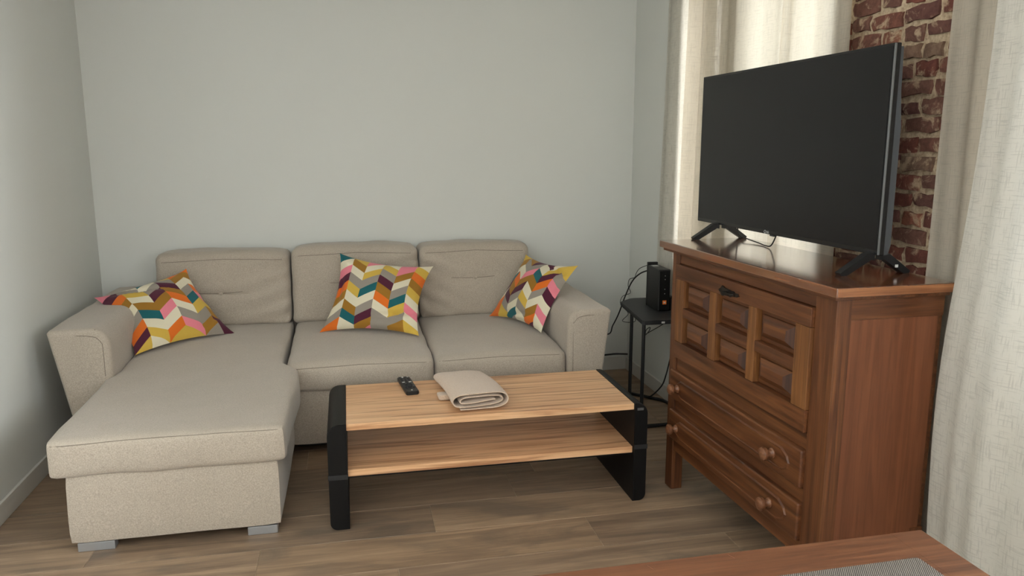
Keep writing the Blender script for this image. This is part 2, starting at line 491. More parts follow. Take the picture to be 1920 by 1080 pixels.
# ---- exposed brick pier: mortar bed with bricks
PY0, PY1 = 1.72, 2.70
bm = bmesh.new(); ny, nzz = 60, 150
grid = [[bm.verts.new((XR+.004+.007*nz3((0, PY0+(PY1-PY0)*j/ny, ZC*i/nzz), 26)+.003*nz3((0, j*.1, i*.1), 3, 2), PY0+(PY1-PY0)*j/ny, ZC*i/nzz)) for j in range(ny+1)] for i in range(nzz+1)]
for i in range(nzz):
    for j in range(ny): bm.faces.new((grid[i][j], grid[i+1][j], grid[i+1][j+1], grid[i][j+1]))
obj('mortar', bm, M['mortar'], wall_r)
variants = []
def brick_mesh(L, Hh, seed):
    bm = bmesh.new()
    nyy, nzb = (4 if L > .12 else 3), 2
    def P(j, i, f):
        y = -L/2+L*j/nyy; z = -Hh/2+Hh*i/nzb
        edge = (j in (0, nyy)) + (i in (0, nzb))
        jy = random.uniform(-.006, .006); jz = random.uniform(-.005, .005)
        x = -.010+random.uniform(-.002, .002) + (.004 if edge == 1 else .007 if edge == 2 else 0) if f else .03
        return bm.verts.new((x, y+jy, z+jz))
    F = [[P(j, i, 1) for j in range(nyy+1)] for i in range(nzb+1)]
    for i in range(nzb):
        for j in range(nyy): bm.faces.new((F[i][j], F[i+1][j], F[i+1][j+1], F[i][j+1]))
    ring = [F[0][j] for j in range(nyy+1)]+[F[i][nyy] for i in range(1, nzb+1)]+[F[nzb][j] for j in range(nyy-1, -1, -1)]+[F[i][0] for i in range(nzb-1, 0, -1)]
    bk = [bm.verts.new((.03, v.co.y, v.co.z)) for v in ring]
    for a in range(len(ring)):
        b = (a+1) % len(ring); bm.faces.new((ring[a], ring[b], bk[b], bk[a]))
    bm.faces.new(bk)
    o = obj('brick', bm, M['brick'], wall_r); return o
LENS = {'s': .150, 'h': .088}
protos = {kk: [brick_mesh(LL, .044, i) for i in range(7)] for kk, LL in LENS.items()}
used = {id(p): False for q in protos.values() for p in q}
CH = .0603; row = 0
z = .03
while z < ZC-.05:
    y = PY0+random.uniform(0, .04)-.02; pat = 'shsh' if row % 2 else 'hhss'
    i = 0
    while y < PY1-.03:
        kk = pat[i % 4] if random.random() > .25 else random.choice('sh')
        L = LENS[kk]
        if y+L > PY1+.01: kk = 'h'; L = LENS['h']
        squeeze = 1
        if y+L > PY1+.002: squeeze = (PY1-.002-y)/L
        if squeeze < .4: break
        if y+L/2 > PY0:
            p = random.choice(protos[kk])
            o = p if not used[id(p)] else link(p.copy(), wall_r)
            used[id(p)] = True
            o.location = (XR+random.uniform(-.003, .002), y+L/2, z+CH/2+random.uniform(-.003, .003)+.004*nz3((0, y, z), 6))
            o.rotation_euler = (random.uniform(-.02, .02), random.uniform(-.03, .03), random.uniform(-.02, .02))
            if squeeze < 1: o.scale = (1, squeeze, 1); o.location.y = y+L*squeeze/2
            elif random.random() < .5: o.scale = (1, random.uniform(.93, 1.0), random.uniform(.9, 1.05))
        y += L+random.uniform(.012, .022); i += 1
    z += CH; row += 1
for q in protos.values():
    for p in q:
        if not used[id(p)]: bpy.data.objects.remove(p)

# ---- windows
for n, (a, b) in enumerate(WINS):
    bm = bmesh.new()
    fx0, fx1 = XR+.12, XR+.18
    fw = .06
    box(bm, fx0, fx1, a, a+fw, WZ0, WZ1, bevel=.004); box(bm, fx0, fx1, b-fw, b, WZ0, WZ1, bevel=.004)
    box(bm, fx0, fx1, a, b, WZ0, WZ0+fw, bevel=.004); box(bm, fx0, fx1, a, b, WZ1-fw, WZ1, bevel=.004)
    fr = struct('window_%d' % (n+1), bm, M['white'], True)
    m = (a+b)/2
    obj('mullion', bx(fx0-.01, fx1, m-.045, m+.045, WZ0+fw, WZ1-fw, bevel=.006), M['white'], fr)
    for s0, s1 in ((a+fw, m-.045), (m+.045, b-fw)):
        obj('pane', bx(fx0+.028, fx0+.032, s0-.003, s1+.003, WZ0+fw-.003, WZ1-fw+.003), M['glass'], fr, False)
    obj('window_sill', bx(XR-.015, fx0, a-.0, b+.0, WZ0-.0, WZ0+.025, bevel=.005), M['white'], fr)
# ---- baseboards
def baseboard(name, bm_): struct(name, bm_, M['base'], True)
baseboard('baseboard_left', bx(XL, XL+.014, YF, YB, 0, .085, bevel=.003))
baseboard('baseboard_back', bx(XL+.014, XR-.014, YB-.014, YB, 0, .085, bevel=.003))
bm = bmesh.new(); box(bm, XR-.014, XR, 2.66, YB, 0, .085, bevel=.003); box(bm, XR-.014, XR, YF, 1.72, 0, .085, bevel=.003)
baseboard('baseboard_right', bm)

# ================================================================== CURTAINS
def curtain(name, ya, yb, xf, z0, z1, mat, n=90, m=30, hem=True):
    """ya far end, yb near end; xf(s, h) gives (dx, dy) with s 0..1 along, h 0..1 from bottom to top"""
    bm = bmesh.new(); uvl = bm.loops.layers.uv.new('UV')
    G = []; arc = [0]
    for i in range(n+1):
        s = i/n; col = []
        for j in range(m+1):
            h = j/m
            dx, dy = xf(s, h)
            col.append(bm.verts.new((dx, ya+(yb-ya)*s+dy, z0+(z1-z0)*h)))
        G.append(col)
        if i: arc.append(arc[-1]+(Vector(xf(s, .5)+(0,))-Vector(xf((i-1)/n, .5)+(0,))+Vector((0, (yb-ya)/n, 0))).length)
    for i in range(n):
        for j in range(m):
            f = bm.faces.new((G[i][j], G[i+1][j], G[i+1][j+1], G[i][j+1]))
            for l, (a, b) in zip(f.loops, ((i,j),(i+1,j),(i+1,j+1),(i,j+1))):
                l[uvl].uv = (arc[a], (z1-z0)*b/m)
    return bm
def cobj(name, bm, mat, label, group=None):
    o = obj(name, bm, mat, None, True, 80)
    tag(o, label, 'curtain', group); return o
# far curtain panel, bright cream, left of the television
def f1(s, h):
    a = .020+.018*(1-h)
    x = 1.812-.014*math.sin(PI*s)+.6*a*math.sin(s*2*PI*2.4+.6+.3*h)*(.5+.5*s)-.006*(1-h)
    return (x, .05*(1-h)*(1-s)+.006*math.sin(7*h+4*s))
cobj('curtain', curtain('c', 4.27, 3.84, f1, .66, 2.56, M['curtain2']), M['curtain2'], 'narrow cream linen curtain hanging in the far corner, left of the television')
# second far panel behind the television
def f2(s, h):
    fold = [(0, 1.70), (.035, 1.80), (.09, 1.73), (.16, 1.82), (.24, 1.80), (.33, 1.795), (.40, 1.81), (.55, 1.80), (.62, 1.79), (.64, 1.76), (.66, 1.80), (.82, 1.81), (.95, 1.80), (1, 1.775)]
    for (a, xa), (b, xb) in zip(fold, fold[1:]):
        if s <= b: q = (s-a)/(b-a); q = q*q*(3-2*q); x = xa+(xb-xa)*q; break
    return (x-.008*(1-h)+.004*math.sin(s*60), .01*math.sin(5*h+9*s))
cobj('curtain', curtain('c', 3.76, 2.55, f2, .66, 2.56, M['curtain'], n=150), M['curtain'], 'wide sheer beige curtain over the far window behind the television')
# grey panel right of the bricks
def f3(s, h):
    x = 1.815+.014*math.sin(s*2*PI*2.2+.4*h)+.006*math.sin(s*30+3*h)
    return (x, .0+.015*(1-h)*math.sin(3*h))
cobj('curtain', curtain('c', 2.125, 1.62, f3, .02, 2.56, M['curtain'], n=90), M['curtain'], 'shaded greige curtain hanging between the brick wall and the near curtain')
# near panel, bright, in front of the near window
def f4(s, h):
    k = 1-h
    x = 1.70-.045*k*s+(.028+.02*k)*math.sin(s*2*PI*1.65+1.0+1.1*k)*(.35+.65*s)+.006*math.sin(40*s+5*k)
    belly = .055*math.exp(-((h-.30)/.22)**2)
    return (x-.01*k, (belly-.02*h+.02)*(1-s)*1.0)
cobj('curtain', curtain('c', 1.835, 1.22, f4, .02, 2.56, M['curtain2'], n=120, m=44), M['curtain2'], 'pale linen curtain nearest the dining table, falling to the floor right of the chest')
rod = tag(obj('curtain_rod', tb([(1.78, 4.3, 2.585), (1.78, .5, 2.585)], .012, n=10, smooth_path=False), M['iron']), 'dark metal curtain rod above the two right-hand windows', 'curtain rod')
for yb_ in (4.25, 2.4, .55):
    obj('bracket', bx(1.775, 1.85, yb_-.008, yb_+.008, 2.575, 2.595), M['iron'], rod)

# ================================================================== SOFA
sofa = tag(empty('corner_sofa', (-.1, 3.9, 0)), 'light grey-beige corner sofa with left chaise and slanted armrests against the back wall', 'sofa')
sofa.location = (0, 0, 0)
def sp(name, bm, mat=None, parent=None, **k): return obj(name, bm, mat or M['sofa'], parent or sofa, True, **k)
# chaise base and cushion
def wob(c, s=5, a=.004): return Vector(c)+Vector((nz3(c, s, 1), nz3(c, s, 2), nz3(c, s, 3)))*a
sp('chaise_base', soft_box(-1.058, -.292, 2.955, 4.70, .035, .31, .018, (10,16,5), lambda u,v,w_,c: wob(c)))
def chd(u, v, w_, c):
    x, y, z = c
    t_ = min(1, max(0, (y-3.70)/.12)); t_ = t_*t_*(3-2*t_)
    if x > -.7: x += (-.335+.262)*t_*((x+.7)/.438)
    if x < -.7: x += .03*t_*((-.7-x)/.4)
    if z > .37:
        z += .012*math.cos(u*PI/2)*math.cos(min(1, abs(v))*PI/2)+.034*min(1, max(0, (y-3.0)/1.2))
        z -= .018*math.exp(-((y-3.62)/.35)**2)*math.exp(-((x+.7)/.4)**2)
    if y < 3.1: y -= .006*math.cos(u*PI/2)*math.cos(w_*PI/2)
    # bulge of the side wall near the joint with the seat
    if x > -.4 and y < 3.85: x += .02*math.exp(-((y-3.55)/.2)**2)*(.5+.5*math.cos(w_*PI/2))
    return wob((x, y, z), 6, .006)
ch = sp('chaise_cushion', soft_box(-1.105, -.262, 2.945, 4.72, .298, .450, .026, (22,44,8), chd))
seam_on(ch, [(-1.085, .430), (-.68, .438), (-.29, .434)])
# main seat: base, two cushions
sp('seat_base', soft_box(-.30, 1.10, 3.765, 4.72, .045, .325, .015, (14,8,5), lambda u,v,w_,c: wob(c)))
obj('underside', bx(-.28, 1.08, 3.83, 4.7, .02, .046), M['gap'], sofa)
def seat(x0, x1, sd):
    def d(u, v, w_, c):
        x, y, z = c
        if z > .40:
            z += .022*math.cos(u*PI/2)**.6*(1 if abs(v) < .98 else .3)*max(0, math.cos(v*PI/2))**.5 if abs(u) < 1 else 0
            z += .01*v
        if y < 3.85: y -= .012*math.cos(u*PI/2)*math.cos(w_*PI/2)
        return wob((x, y, z), 7, .005)
    s_ = sp('seat_cushion', soft_box(x0, x1, 3.75, 4.72, .315, .468, .034, (20,22,8), d))
    seam_on(s_, [(x0+.02, .440), ((x0+x1)/2, .447), (x1-.02, .440)])
seat(-.318, .405, 1); seat(.409, 1.095, 2)
# back cushions (lean back), each with tufting crease and button
def backc(x0, x1, ztop, btn, zb, cornerleft=False, mirror=1):
    w2 = (x1-x0)/2; cx = (x0+x1)/2
    def d(u, v, w_, c):
        x, y, z = c
        hz = (z-.46)/(ztop-.46)
        lean = .05*hz
        if v < 0:
            y -= .030*math.cos(u*PI/2)**.7*max(0, math.cos(w_*PI/2))**.7 if abs(u) < 1 and abs(w_) < 1 else 0
            # horizontal crease and button dimple
            y += .015*math.exp(-((z-btn[1])/.011)**2)*math.exp(-((x-btn[0])/.20)**2)
            y += .016*math.exp(-((z-btn[1])**2+(x-btn[0])**2)/.0007)
            # drag wrinkles running to the sides
            rr = (x-cx)/w2
            y += .011*math.sin((z-.15*abs(rr))*62+rr*2)*max(0, mirror*rr)**1.5
        y += lean
        # crown: top lower at the corners
        if w_ > .6: z -= .022*abs(u)**4
        x += .006*nz3(c, 6, 4)
        return wob((x, y, z), 7, .007)
    b_ = sp('back_cushion', soft_box(x0, x1, 4.60, 4.80, .475, ztop, .034, (30,8,30), d))
    bm = bmesh.new(); bx0, bz = btn
    yb = front_of(b_)(bx0, bz)[1]+.003
    lathe(bm, [(.001, .0), (.011, .0), (.012, -.004), (.008, -.008), (.001, -.009)], 12, lambda a, b, h: (bx0+a, yb+h, bz+b))
    obj('button', bm, M['sofa'], b_)
    seam_on(b_, [(x0+.04, ztop-.058), (cx, ztop-.045), (x1-.04, ztop-.058)])
    seam_on(b_, [(bx0-.15, bz+.006), (bx0-.013, bz+.001)], 0, 10); seam_on(b_, [(bx0+.013, bz+.001), (bx0+.12, bz+.008)], 0, 10)  # dark threads laid in to draw the shade of the tufting crease
backc(-1.075, -.338, .915, (-.722, .675), 4.604)
backc(-.328, .408, .932, (.04, .71), 4.608)
backc(.416, 1.10, .928, (.755, .715), 4.610, mirror=-1)
obj('back_frame', soft_box(-1.06, 1.09, 4.78, 4.86, .05, .80, .02, (6,3,4)), M['sofa'], sofa)
# armrests: flared outwards, rounded on the inner top edge
def arm(sx, xin, xtop, xbot, ztop, y0):
    bm = bmesh.new()
    prof = [(xbot, .05), (xtop, ztop-.012), (xtop-sx*.012, ztop)]
    R_ = .085; cxx = xin+sx*R_; czz = ztop-R_
    for k in range(9):
        a = math.radians(90*k/8)
        prof.append((cxx-sx*math.sin(a)*R_, czz+math.cos(a)*R_+.004))
    prof += [(xin, .45), (xin, .05)]
    ny_ = 26; rings = []
    for j in range(-3, ny_+1):
        if j < 0:
            q = (j+3)/3; yy = y0+.022*(1-math.sin(q*PI/2)); ins = .022*(1-math.cos((1-q)*PI/2)) if q < 1 else 0
            yy = y0+.022*(1-math.cos(q*PI/2)); ins = .022*(1-math.sin(q*PI/2))
        else: yy = y0+.022+(4.86-y0-.022)*j/ny_; ins = 0
        mx_ = sum(p[0] for p in prof)/len(prof)
        ring = []
        for px_, pz_ in prof:
            qx = px_-ins*(1 if px_ > mx_ else -1); qz = pz_-(ins if pz_ > .3 else -ins*.3)
            p = Vector((qx, yy, qz))
            ring.append(bm.verts.new(wob(p, 6, .005)))
        rings.append(ring)
    for A, B in zip(rings, rings[1:]):
        for k in range(len(prof)):
            k2 = (k+1) % len(prof); bm.faces.new((A[k], A[k2], B[k2], B[k]))
    bm.faces.new(rings[0]); bm.faces.new(rings[-1][::-1])
    a_ = sp('armrest', bm, ang=35)
    i_ = .030
    pts = [(xtop-sx*.010, y0+.012, ztop-.028)]
    pts.append((xin+sx*(R_+.035), y0-.0005, ztop-.026))
    for k in range(1, 5):
        a = math.radians(90*k/4)
        pts.append((cxx-sx*math.sin(a)*(R_-i_), y0-.0005, czz+math.cos(a)*(R_-i_)))
    pts.append((xin+sx*i_, y0-.0005, .47 if sx < 0 else .32))
    obj('seam', tb(pts, .0016, n=5), M['seam'], a_)
arm(-1, -1.075, -1.338, -1.225, .690, 3.72)
arm(1, 1.098, 1.335, 1.262, .668, 3.755)
for x0, x1, y0 in ((-1.035, -.905, 2.965), (-.425, -.312, 2.965)):
    obj('foot', bx(x0, x1, y0, y0+.045, 0, .035, bevel=.003), M['alu'], sofa)
for x0, y0 in ((1.16, 3.80), (1.16, 4.7), (-1.2, 3.8), (-1.2, 4.7), (.3, 3.85)):
    obj('foot', bx(x0, x0+.06, y0, y0+.045, 0, .052, bevel=.003), M['black_metal'], sofa)

# ================================================================== THROW PILLOWS
def pillow(name, BL, BR, TR, TL, T, mat, label, seed, fwd=.0, sag=None, dents=()):
    BL, BR, TR, TL = map(Vector, (BL, BR, TR, TL))
    nrm = (BR-BL).cross(TL-BL).normalized()
    n = 34
    bm = bmesh.new(); uvl = bm.loops.layers.uv.new('UV')
    def pos(u, v, side):
        # edges are pulled in between the corners
        pu = .075*math.sin(PI*v)**.8; pv = .075*math.sin(PI*u)**.8
        uu = .5+(u-.5)*(1-2*pu*abs(2*u-1)); vv = .5+(v-.5)*(1-2*pv*abs(2*v-1))
        p = BL*(1-uu)*(1-vv)+BR*uu*(1-vv)+TR*uu*vv+TL*(1-uu)*vv
        prof = (max(0, math.sin(PI*u))*max(0, math.sin(PI*v)))**.55
        th = T*prof*(1+.12*nz3((u, v, side), 2.5, seed))
        wr = .006*nz3((u*1.0, v*1.0, side*3), 6, seed)*min(1, prof*3)
        # radial puckers near the edges
        e = min(u, 1-u, v, 1-v)
        wr += .0035*math.sin((u-v)*34+seed)*math.exp(-e*14)*min(1, prof*4)
        d = th*(1.0 if side > 0 else .7)
        for (du, dv, ru, rv, ang, dep) in dents:
            a_ = (u-du)*math.cos(ang)+(v-dv)*math.sin(ang); b_ = -(u-du)*math.sin(ang)+(v-dv)*math.cos(ang)
            if side > 0: d -= dep*math.exp(-(a_/ru)**2-(b_/rv)**2)*min(1, prof*2)
        p = p+nrm*((d+wr)*side+fwd*prof)
        if sag: p = sag(p, u, v)
        return p
    A = {}; B = {}
    for i in range(n+1):
        for j in range(n+1):
            u = .5-.5*math.cos(PI*i/n) if 0 else i/n; v = j/n
            A[i,j] = bm.verts.new(pos(u, v, 1))
            if i in (0, n) or j in (0, n): B[i,j] = A[i,j]
            else: B[i,j] = bm.verts.new(pos(u, v, -1))
    for i in range(n):
        for j in range(n):
            for D, rev in ((A, 0), (B, 1)):
                idx = [(i,j),(i+1,j),(i+1,j+1),(i,j+1)]
                if rev: idx = idx[::-1]
                f = bm.faces.new([D[a] for a in idx])
                for l, (a, b) in zip(f.loops, idx): l[uvl].uv = (a/n, b/n)
    o = obj(name, bm, mat, None, True, 70)
    tag(o, label, 'cushion', 'patterned cushions on the sofa'); return o
m1 = pillow_mat('print_cushion_left', ['KPOBWGOPY', 'WGYWBTWYW', 'TWGPBKWOY', 'YGPBOWGKY', 'OBWGTYGBGP', 'OBWOKYBP'], 8.0, 1.0, 0.0, 5.6)
m2 = pillow_mat('print_cushion_middle', ['TWKPOBWGO', 'YBWGYWBTWW', 'KWYGTWGPBK', 'WYGPBOWGG', 'KKBWGTYGB', 'WYOBYWKWY'], 8.4, 1.0, 0.0, 5.9)
m3 = pillow_mat('print_cushion_right', ['YBWTPWOO', 'BGWOBPGY', 'PGKBPGWTG', 'PWTBWYGWW', 'WYPOGWBOPK', 'YYGKPWKWW'], 7.6, 1.0, 0.0, 5.9)
pillow('throw_pillow', (-1.045, 3.99, .492), (-.625, 4.39, .485), (-.880, 4.52, .838), (-1.315, 4.36, .722), .060, m1,
       'colourful chevron cushion resting on the left armrest of the chaise', 1, .03, dents=[(.30, .85, .35, .03, -.5, .022), (.8, .15, .2, .03, .5, .015)])
pillow('throw_pillow', (-.172, 4.315, .486), (.362, 4.125, .486), (.488, 4.49, .812), (-.046, 4.51, .902), .060, m2,
       'colourful chevron cushion standing in the middle of the sofa', 2, .025, dents=[(.85, .26, .28, .028, .25, .030), (.06, .5, .03, .16, 0, .03), (.6, .12, .3, .03, -.1, .012)])
pillow('throw_pillow', (.822, 4.515, .490), (1.030, 4.045, .487), (1.255, 4.10, .850), (1.045, 4.49, .866), .055, m3,
       'colourful chevron cushion leaning on the right armrest', 3, .02, dents=[(.82, .86, .3, .03, -.35, .028), (.5, .10, .3, .03, .2, .012)])

# ================================================================== COFFEE TABLE
ct = tag(empty('coffee_table', (.55, 3.2, 0)), 'rectangular coffee table with striped wood top and shelf between black side panels', 'coffee table')
ct.location = (0, 0, 0)
TY0, TY1, TH = 2.935, 3.465, .435
def side_panel(x0, x1, outer):
    r_out = .048; rb = .03
    radii = [0, r_out, rb, 0] if outer < 0 else [r_out, 0, 0, rb]
    bm = bmesh.new()
    prism(bm, rounded_rect(x0, x1, 0, TH+.003, radii, 8), lambda a, b, h: (a, h, b), TY0, TY1)
    bmesh.ops.recalc_face_normals(bm, faces=bm.faces[:])
    es = [e for e in bm.edges if abs(e.verts[0].co.y-e.verts[1].co.y) < 1e-5]
    bmesh.ops.bevel(bm, geom=es, offset=.003, segments=2, affect='EDGES')
    o = obj('side_panel', bm, M['black_lac'], ct)
    return o
L_ = side_panel(-.108, -.033, -1); R_ = side_panel(1.158, 1.216, 1)
obj('joint_strip', bx(-.110, -.033, TY0-.0015, TY0+.01, .212, .232, bevel=.001), M['black_matt'], L_)
obj('joint_strip', bx(1.158, 1.218, TY0-.0015, TY0+.01, .235, .255, bevel=.001), M['black_matt'], R_)
obj('maker_plate', bx(1.168, 1.196, TY0-.0015, TY0+.002, .408, .419, bevel=.0008), M['tv_side'], R_)
obj('table_top', bx(-.033, 1.158, 2.948, 3.462, .408, TH, bevel=.0015), M['beech'], ct)
obj('shelf', bx(-.033, 1.158, 2.955, 3.44, .214, .242, bevel=.0015), M['beech'], ct)
obj('rail', bx(-.033, 1.158, 2.968, 2.990, .203, .214), M['black_lac'], ct)
obj('rail', bx(-.033, 1.158, 3.40, 3.42, .203, .214), M['black_lac'], ct)

# remote
rc = tag(empty('remote_control', (.241, 3.372, TH+.0), math.atan2(.026, .24)), 'black television remote with small white buttons on the coffee table', 'remote')
def rbody():
    bm = bmesh.new()
    prism(bm, rounded_rect(-.029, .029, -.118, .118, [.012]*4, 5), lambda a, b, h: (a, b, h), 0, .017)
    bmesh.ops.recalc_face_normals(bm, faces=bm.faces[:])
    es = [e for e in bm.edges if abs(e.verts[0].co.z-e.verts[1].co.z) < .006 and abs((e.verts[0].co-e.verts[1].co).z) < .004 and len(e.link_faces) == 2 and e.calc_face_angle(0) > 1]
    bmesh.ops.bevel(bm, geom=es, offset=.003, segments=2, affect='EDGES'); return bm
obj('remote_body', rbody(), M['plastic'], rc)
def btn(x, y, w_, l_, m_): obj('button', bx(x-w_, x+w_, y-l_, y+l_, .0165, .0195, bevel=.001, seg=1), m_, rc)
for i, x in enumerate((-.018, -.006, .006, .018)): btn(x, .104, .004, .0035, M['btn_w'] if i in (1,) else M['grey_print'] if i == 3 else M['btn'])
for r in range(4):
    for x in (-.015, 0, .015): btn(x, .085-r*.013, .0045, .0038, M['btn'])
btn(-.015, .026, .006, .004, M['btn_w']); btn(.015, .026, .006, .004, M['btn_w']); btn(0, .026, .004, .004, M['btn'])
for x, y in ((-.015, .010), (0, .010), (.015, .010), (-.018, -.052), (-.006, -.052), (.006, -.052), (.018, -.052), (-.015, -.066), (0, -.066), (.015, -.066)): btn(x, y, .0045, .0038, M['btn'])
bm = bmesh.new(); tube(bm, [(.016*math.cos(a*PI/8), -.022+.016*math.sin(a*PI/8), .018) for a in range(16)], .0022, n=6, closed=True, smooth_path=False)
obj('dial_ring', bm, M['btn'], rc)
btn(0, -.096, .0035, .0035, M['btn_w'])

# towel: one long ribbon folded on itself, extruded
def towel():
    path = [(.030, .005), (.06, .005), (.14, .005), (.196, .008), (.226, .026), (.228, .048), (.205, .066), (.12, .071), (.04, .069), (.008, .058), (-.002, .040), (.010, .022), (.04, .018),
            (.11, .018), (.17, .021), (.203, .030), (.206, .044), (.185, .054), (.12, .057), (.05, .055), (.028, .044), (.036, .034), (.08, .033), (.13, .036), (.175, .040)]
    P = [Vector((a, b, 0)) for a, b in path]; Q = []
    m = len(P)
    for i in range(m-1):
        p0, p1, p2, p3 = P[max(0, i-1)], P[i], P[i+1], P[min(m-1, i+2)]
        for k in range(4):
            t_ = k/4
            Q.append(.5*((2*p1)+(-p0+p2)*t_+(2*p0-5*p1+4*p2-p3)*t_*t_+(-p0+3*p1-3*p2+p3)*t_**3))
    Q.append(P[-1])
    bm = bmesh.new(); ny_ = 16; H2 = .0042; LY = .40
    cols = []
    for j in range(ny_+1):
        yy = j/ny_
        rows = []
        for i, q in enumerate(Q):
            t_ = (Q[min(len(Q)-1, i+1)]-Q[max(0, i-1)]).normalized(); nn = Vector((-t_.y, t_.x, 0))
            squash = 1-.18*yy-.10*max(0, yy-.8)*5*.6
            ends = .010*math.sin(i*.17+1)*(1 if j == 0 else 0)
            y_ = yy*LY+(.012*nz3((i*.05, 0, 0), 1.7, 3) if j == 0 else 0)+(.012*nz3((i*.05, 0, 0), 1.7, 5) if j == ny_ else 0)
            w3 = .0025*nz3((q.x*8, yy*3, q.y*8), 1.6, 6)
            e_ = H2*(1 if 0 < j < ny_ else .45)
            pr = []
            for sgn in (1, -1):
                c = q+nn*e_*sgn
                x_ = c.x*(1-.06*yy)+.010*math.sin(yy*PI)-.012*yy
                pr.append(bm.verts.new((x_, y_, max(.0005, (c.y+.0045)*squash+w3))))
            rows.append(pr)
        cols.append(rows)
    for j in range(ny_):
        for i in range(len(Q)-1):
            a, b, c, d = cols[j][i], cols[j][i+1], cols[j+1][i+1], cols[j+1][i]
            bm.faces.new((a[0], b[0], c[0], d[0])); bm.faces.new((a[1], d[1], c[1], b[1]))
        for i in (0, len(Q)-1):
            a, d = cols[j][i], cols[j+1][i]; bm.faces.new((a[0], d[0], d[1], a[1]))
    for j in (0, ny_):
        for i in range(len(Q)-1):
            a, b = cols[j][i], cols[j][i+1]; bm.faces.new((a[0], a[1], b[1], b[0]))
    return bm
tw = tag(obj('folded_towel', towel(), M['towel'], None, True, 60), 'folded cream-beige terry towel on the coffee table', 'towel')
tw.location = (.395, 2.985, TH+.0008); tw.rotation_euler = (0, 0, math.radians(3))
bm = soft_box(-.030, .03, .16, .25, .001, .022, .008, (5,5,4), lambda u,v,w_,c: (c[0]+.04*(c[1]-.2), c[1], c[2]*(1-.3*v)))
obj('towel_corner', bm, M['towel'], tw)

# ================================================================== CHEST (SECRETARY)
cab = tag(empty('drop_front_chest', (1.3725, 1.9445, 0), math.radians(1.6)), 'dark oak chest with six-panelled drop front and two drawers under the television', 'chest')
def cp(name, bm, mat, parent=None, **k): return obj(name, bm, M[mat], parent or cab, True, **k)
cp('top_board', bx(0, .415, 0, 1.222, 1.070, 1.100, bevel=.004), 'oak_top')
M['oak_edge'] = wood('oak_edge_strip', S(104, 62, 36), S(142, 92, 58), S(160, 108, 70), 0, .4, 1.6)
cp('edge_strip', bx(.004, .412, -.0012, .006, 1.0725, 1.0975, bevel=.001), 'oak_edge')
cp('top_moulding', bx(.012, .41, .018, 1.205, 1.058, 1.071, bevel=.003), 'oak_y')
FX = .025
cp('carcass', bx(FX+.022, .40, .035, 1.125, .19, 1.059), 'oak_y')
cp('side_panel', bx(FX+.05, .385, .030, .036, .19, .995, bevel=.0015), 'oak_side')
cp('side_panel', bx(FX+.05, .385, 1.124, 1.130, .19, .995), 'oak_side')
cp('side_rail', bx(FX+.05, .40, .027, .036, .995, 1.059, bevel=.0015), 'oak_x')
cp('back_panel', bx(.398, .403, .035, 1.125, .19, 1.05), 'oak_y')
for y0, y1 in ((.027, .128), (1.068, 1.132)):
    cp('front_post', bx(FX, FX+.052, y0, y1, 0, 1.059, bevel=.003), 'oak_z')
for y0, y1 in ((.027, .075), (1.085, 1.132)):
    cp('back_leg', bx(.355, .403, y0, y1, 0, .30, bevel=.003), 'oak_z')
cp('front_rail', bx(FX+.004, FX+.04, .128, 1.068, 1.018, 1.059, bevel=.002), 'oak_y')
cp('front_rail', bx(FX+.006, FX+.04, .128, 1.068, .553, .608, bevel=.002), 'oak_y')
cp('front_rail', bx(FX+.006, FX+.04, .128, 1.068, .374, .424, bevel=.002), 'oak_y')
cp('apron', bx(FX+.004, FX+.03, .128, 1.068, .186, .246, bevel=.003), 'oak_y')
# drop front: frame members + raised panels
Y = [.130, .208, .440, .490, .720, .775, 1.0, 1.068]; Z = [.612, .686, .800, .838, .953, 1.016]
fl = cp('drop_front', bx(FX+.014, FX+.030, .131, 1.067, .613, 1.015), 'oak_y')
f0, f1_ = FX-.012, FX+.014
def bar(y0, y1, z0, z1, m_): obj('flap_bar', bx(f0, f1_+.001, y0, y1, z0, z1, bevel=.003), M[m_], fl)
bar(Y[0], Y[7], Z[4], Z[5], 'oak_y'); bar(Y[0], Y[7], Z[0], Z[1], 'oak_y')
bar(Y[0], Y[1], Z[1], Z[4], 'oak_light'); bar(Y[6], Y[7], Z[1], Z[4], 'oak_light')
bar(Y[2], Y[3], Z[1], Z[4], 'oak_light'); bar(Y[4], Y[5], Z[1], Z[4], 'oak_light')
for a, b in ((1,2), (3,4), (5,6)): bar(Y[a], Y[b], Z[2], Z[3], 'oak_y')
def raised(y0, y1, z0, z1):
    bm = bmesh.new()
    lv = [(0, FX+.014), (.004, FX+.012), (.018, FX+.012), (.019, FX+.004), (.050, FX-.012)]
    rings = []
    for ins, x in lv:
        iz = min(ins, .040)
        rings.append([bm.verts.new((x, y, z_)) for y, z_ in ((y0+ins, z0+iz), (y1-ins, z0+iz), (y1-ins, z1-iz), (y0+ins, z1-iz))])
    for A, B in zip(rings, rings[1:]):
        for k in range(4): bm.faces.new((A[k], A[(k+1)%4], B[(k+1)%4], B[k]))
    bm.faces.new(rings[-1]); bm.faces.new(rings[0][::-1])
    bm.normal_update()
    p_ = obj('raised_panel', bm, M['oak_y'], fl, False)
    p_.data.materials.append(M['oak_shade'])      # shade on the side facets put in as a darker wood
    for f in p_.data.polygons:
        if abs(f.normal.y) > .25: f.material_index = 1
for a, b in ((1,2), (3,4), (5,6)):
    for c, d in ((1,2), (3,4)): raised(Y[a], Y[b], Z[c], Z[d])
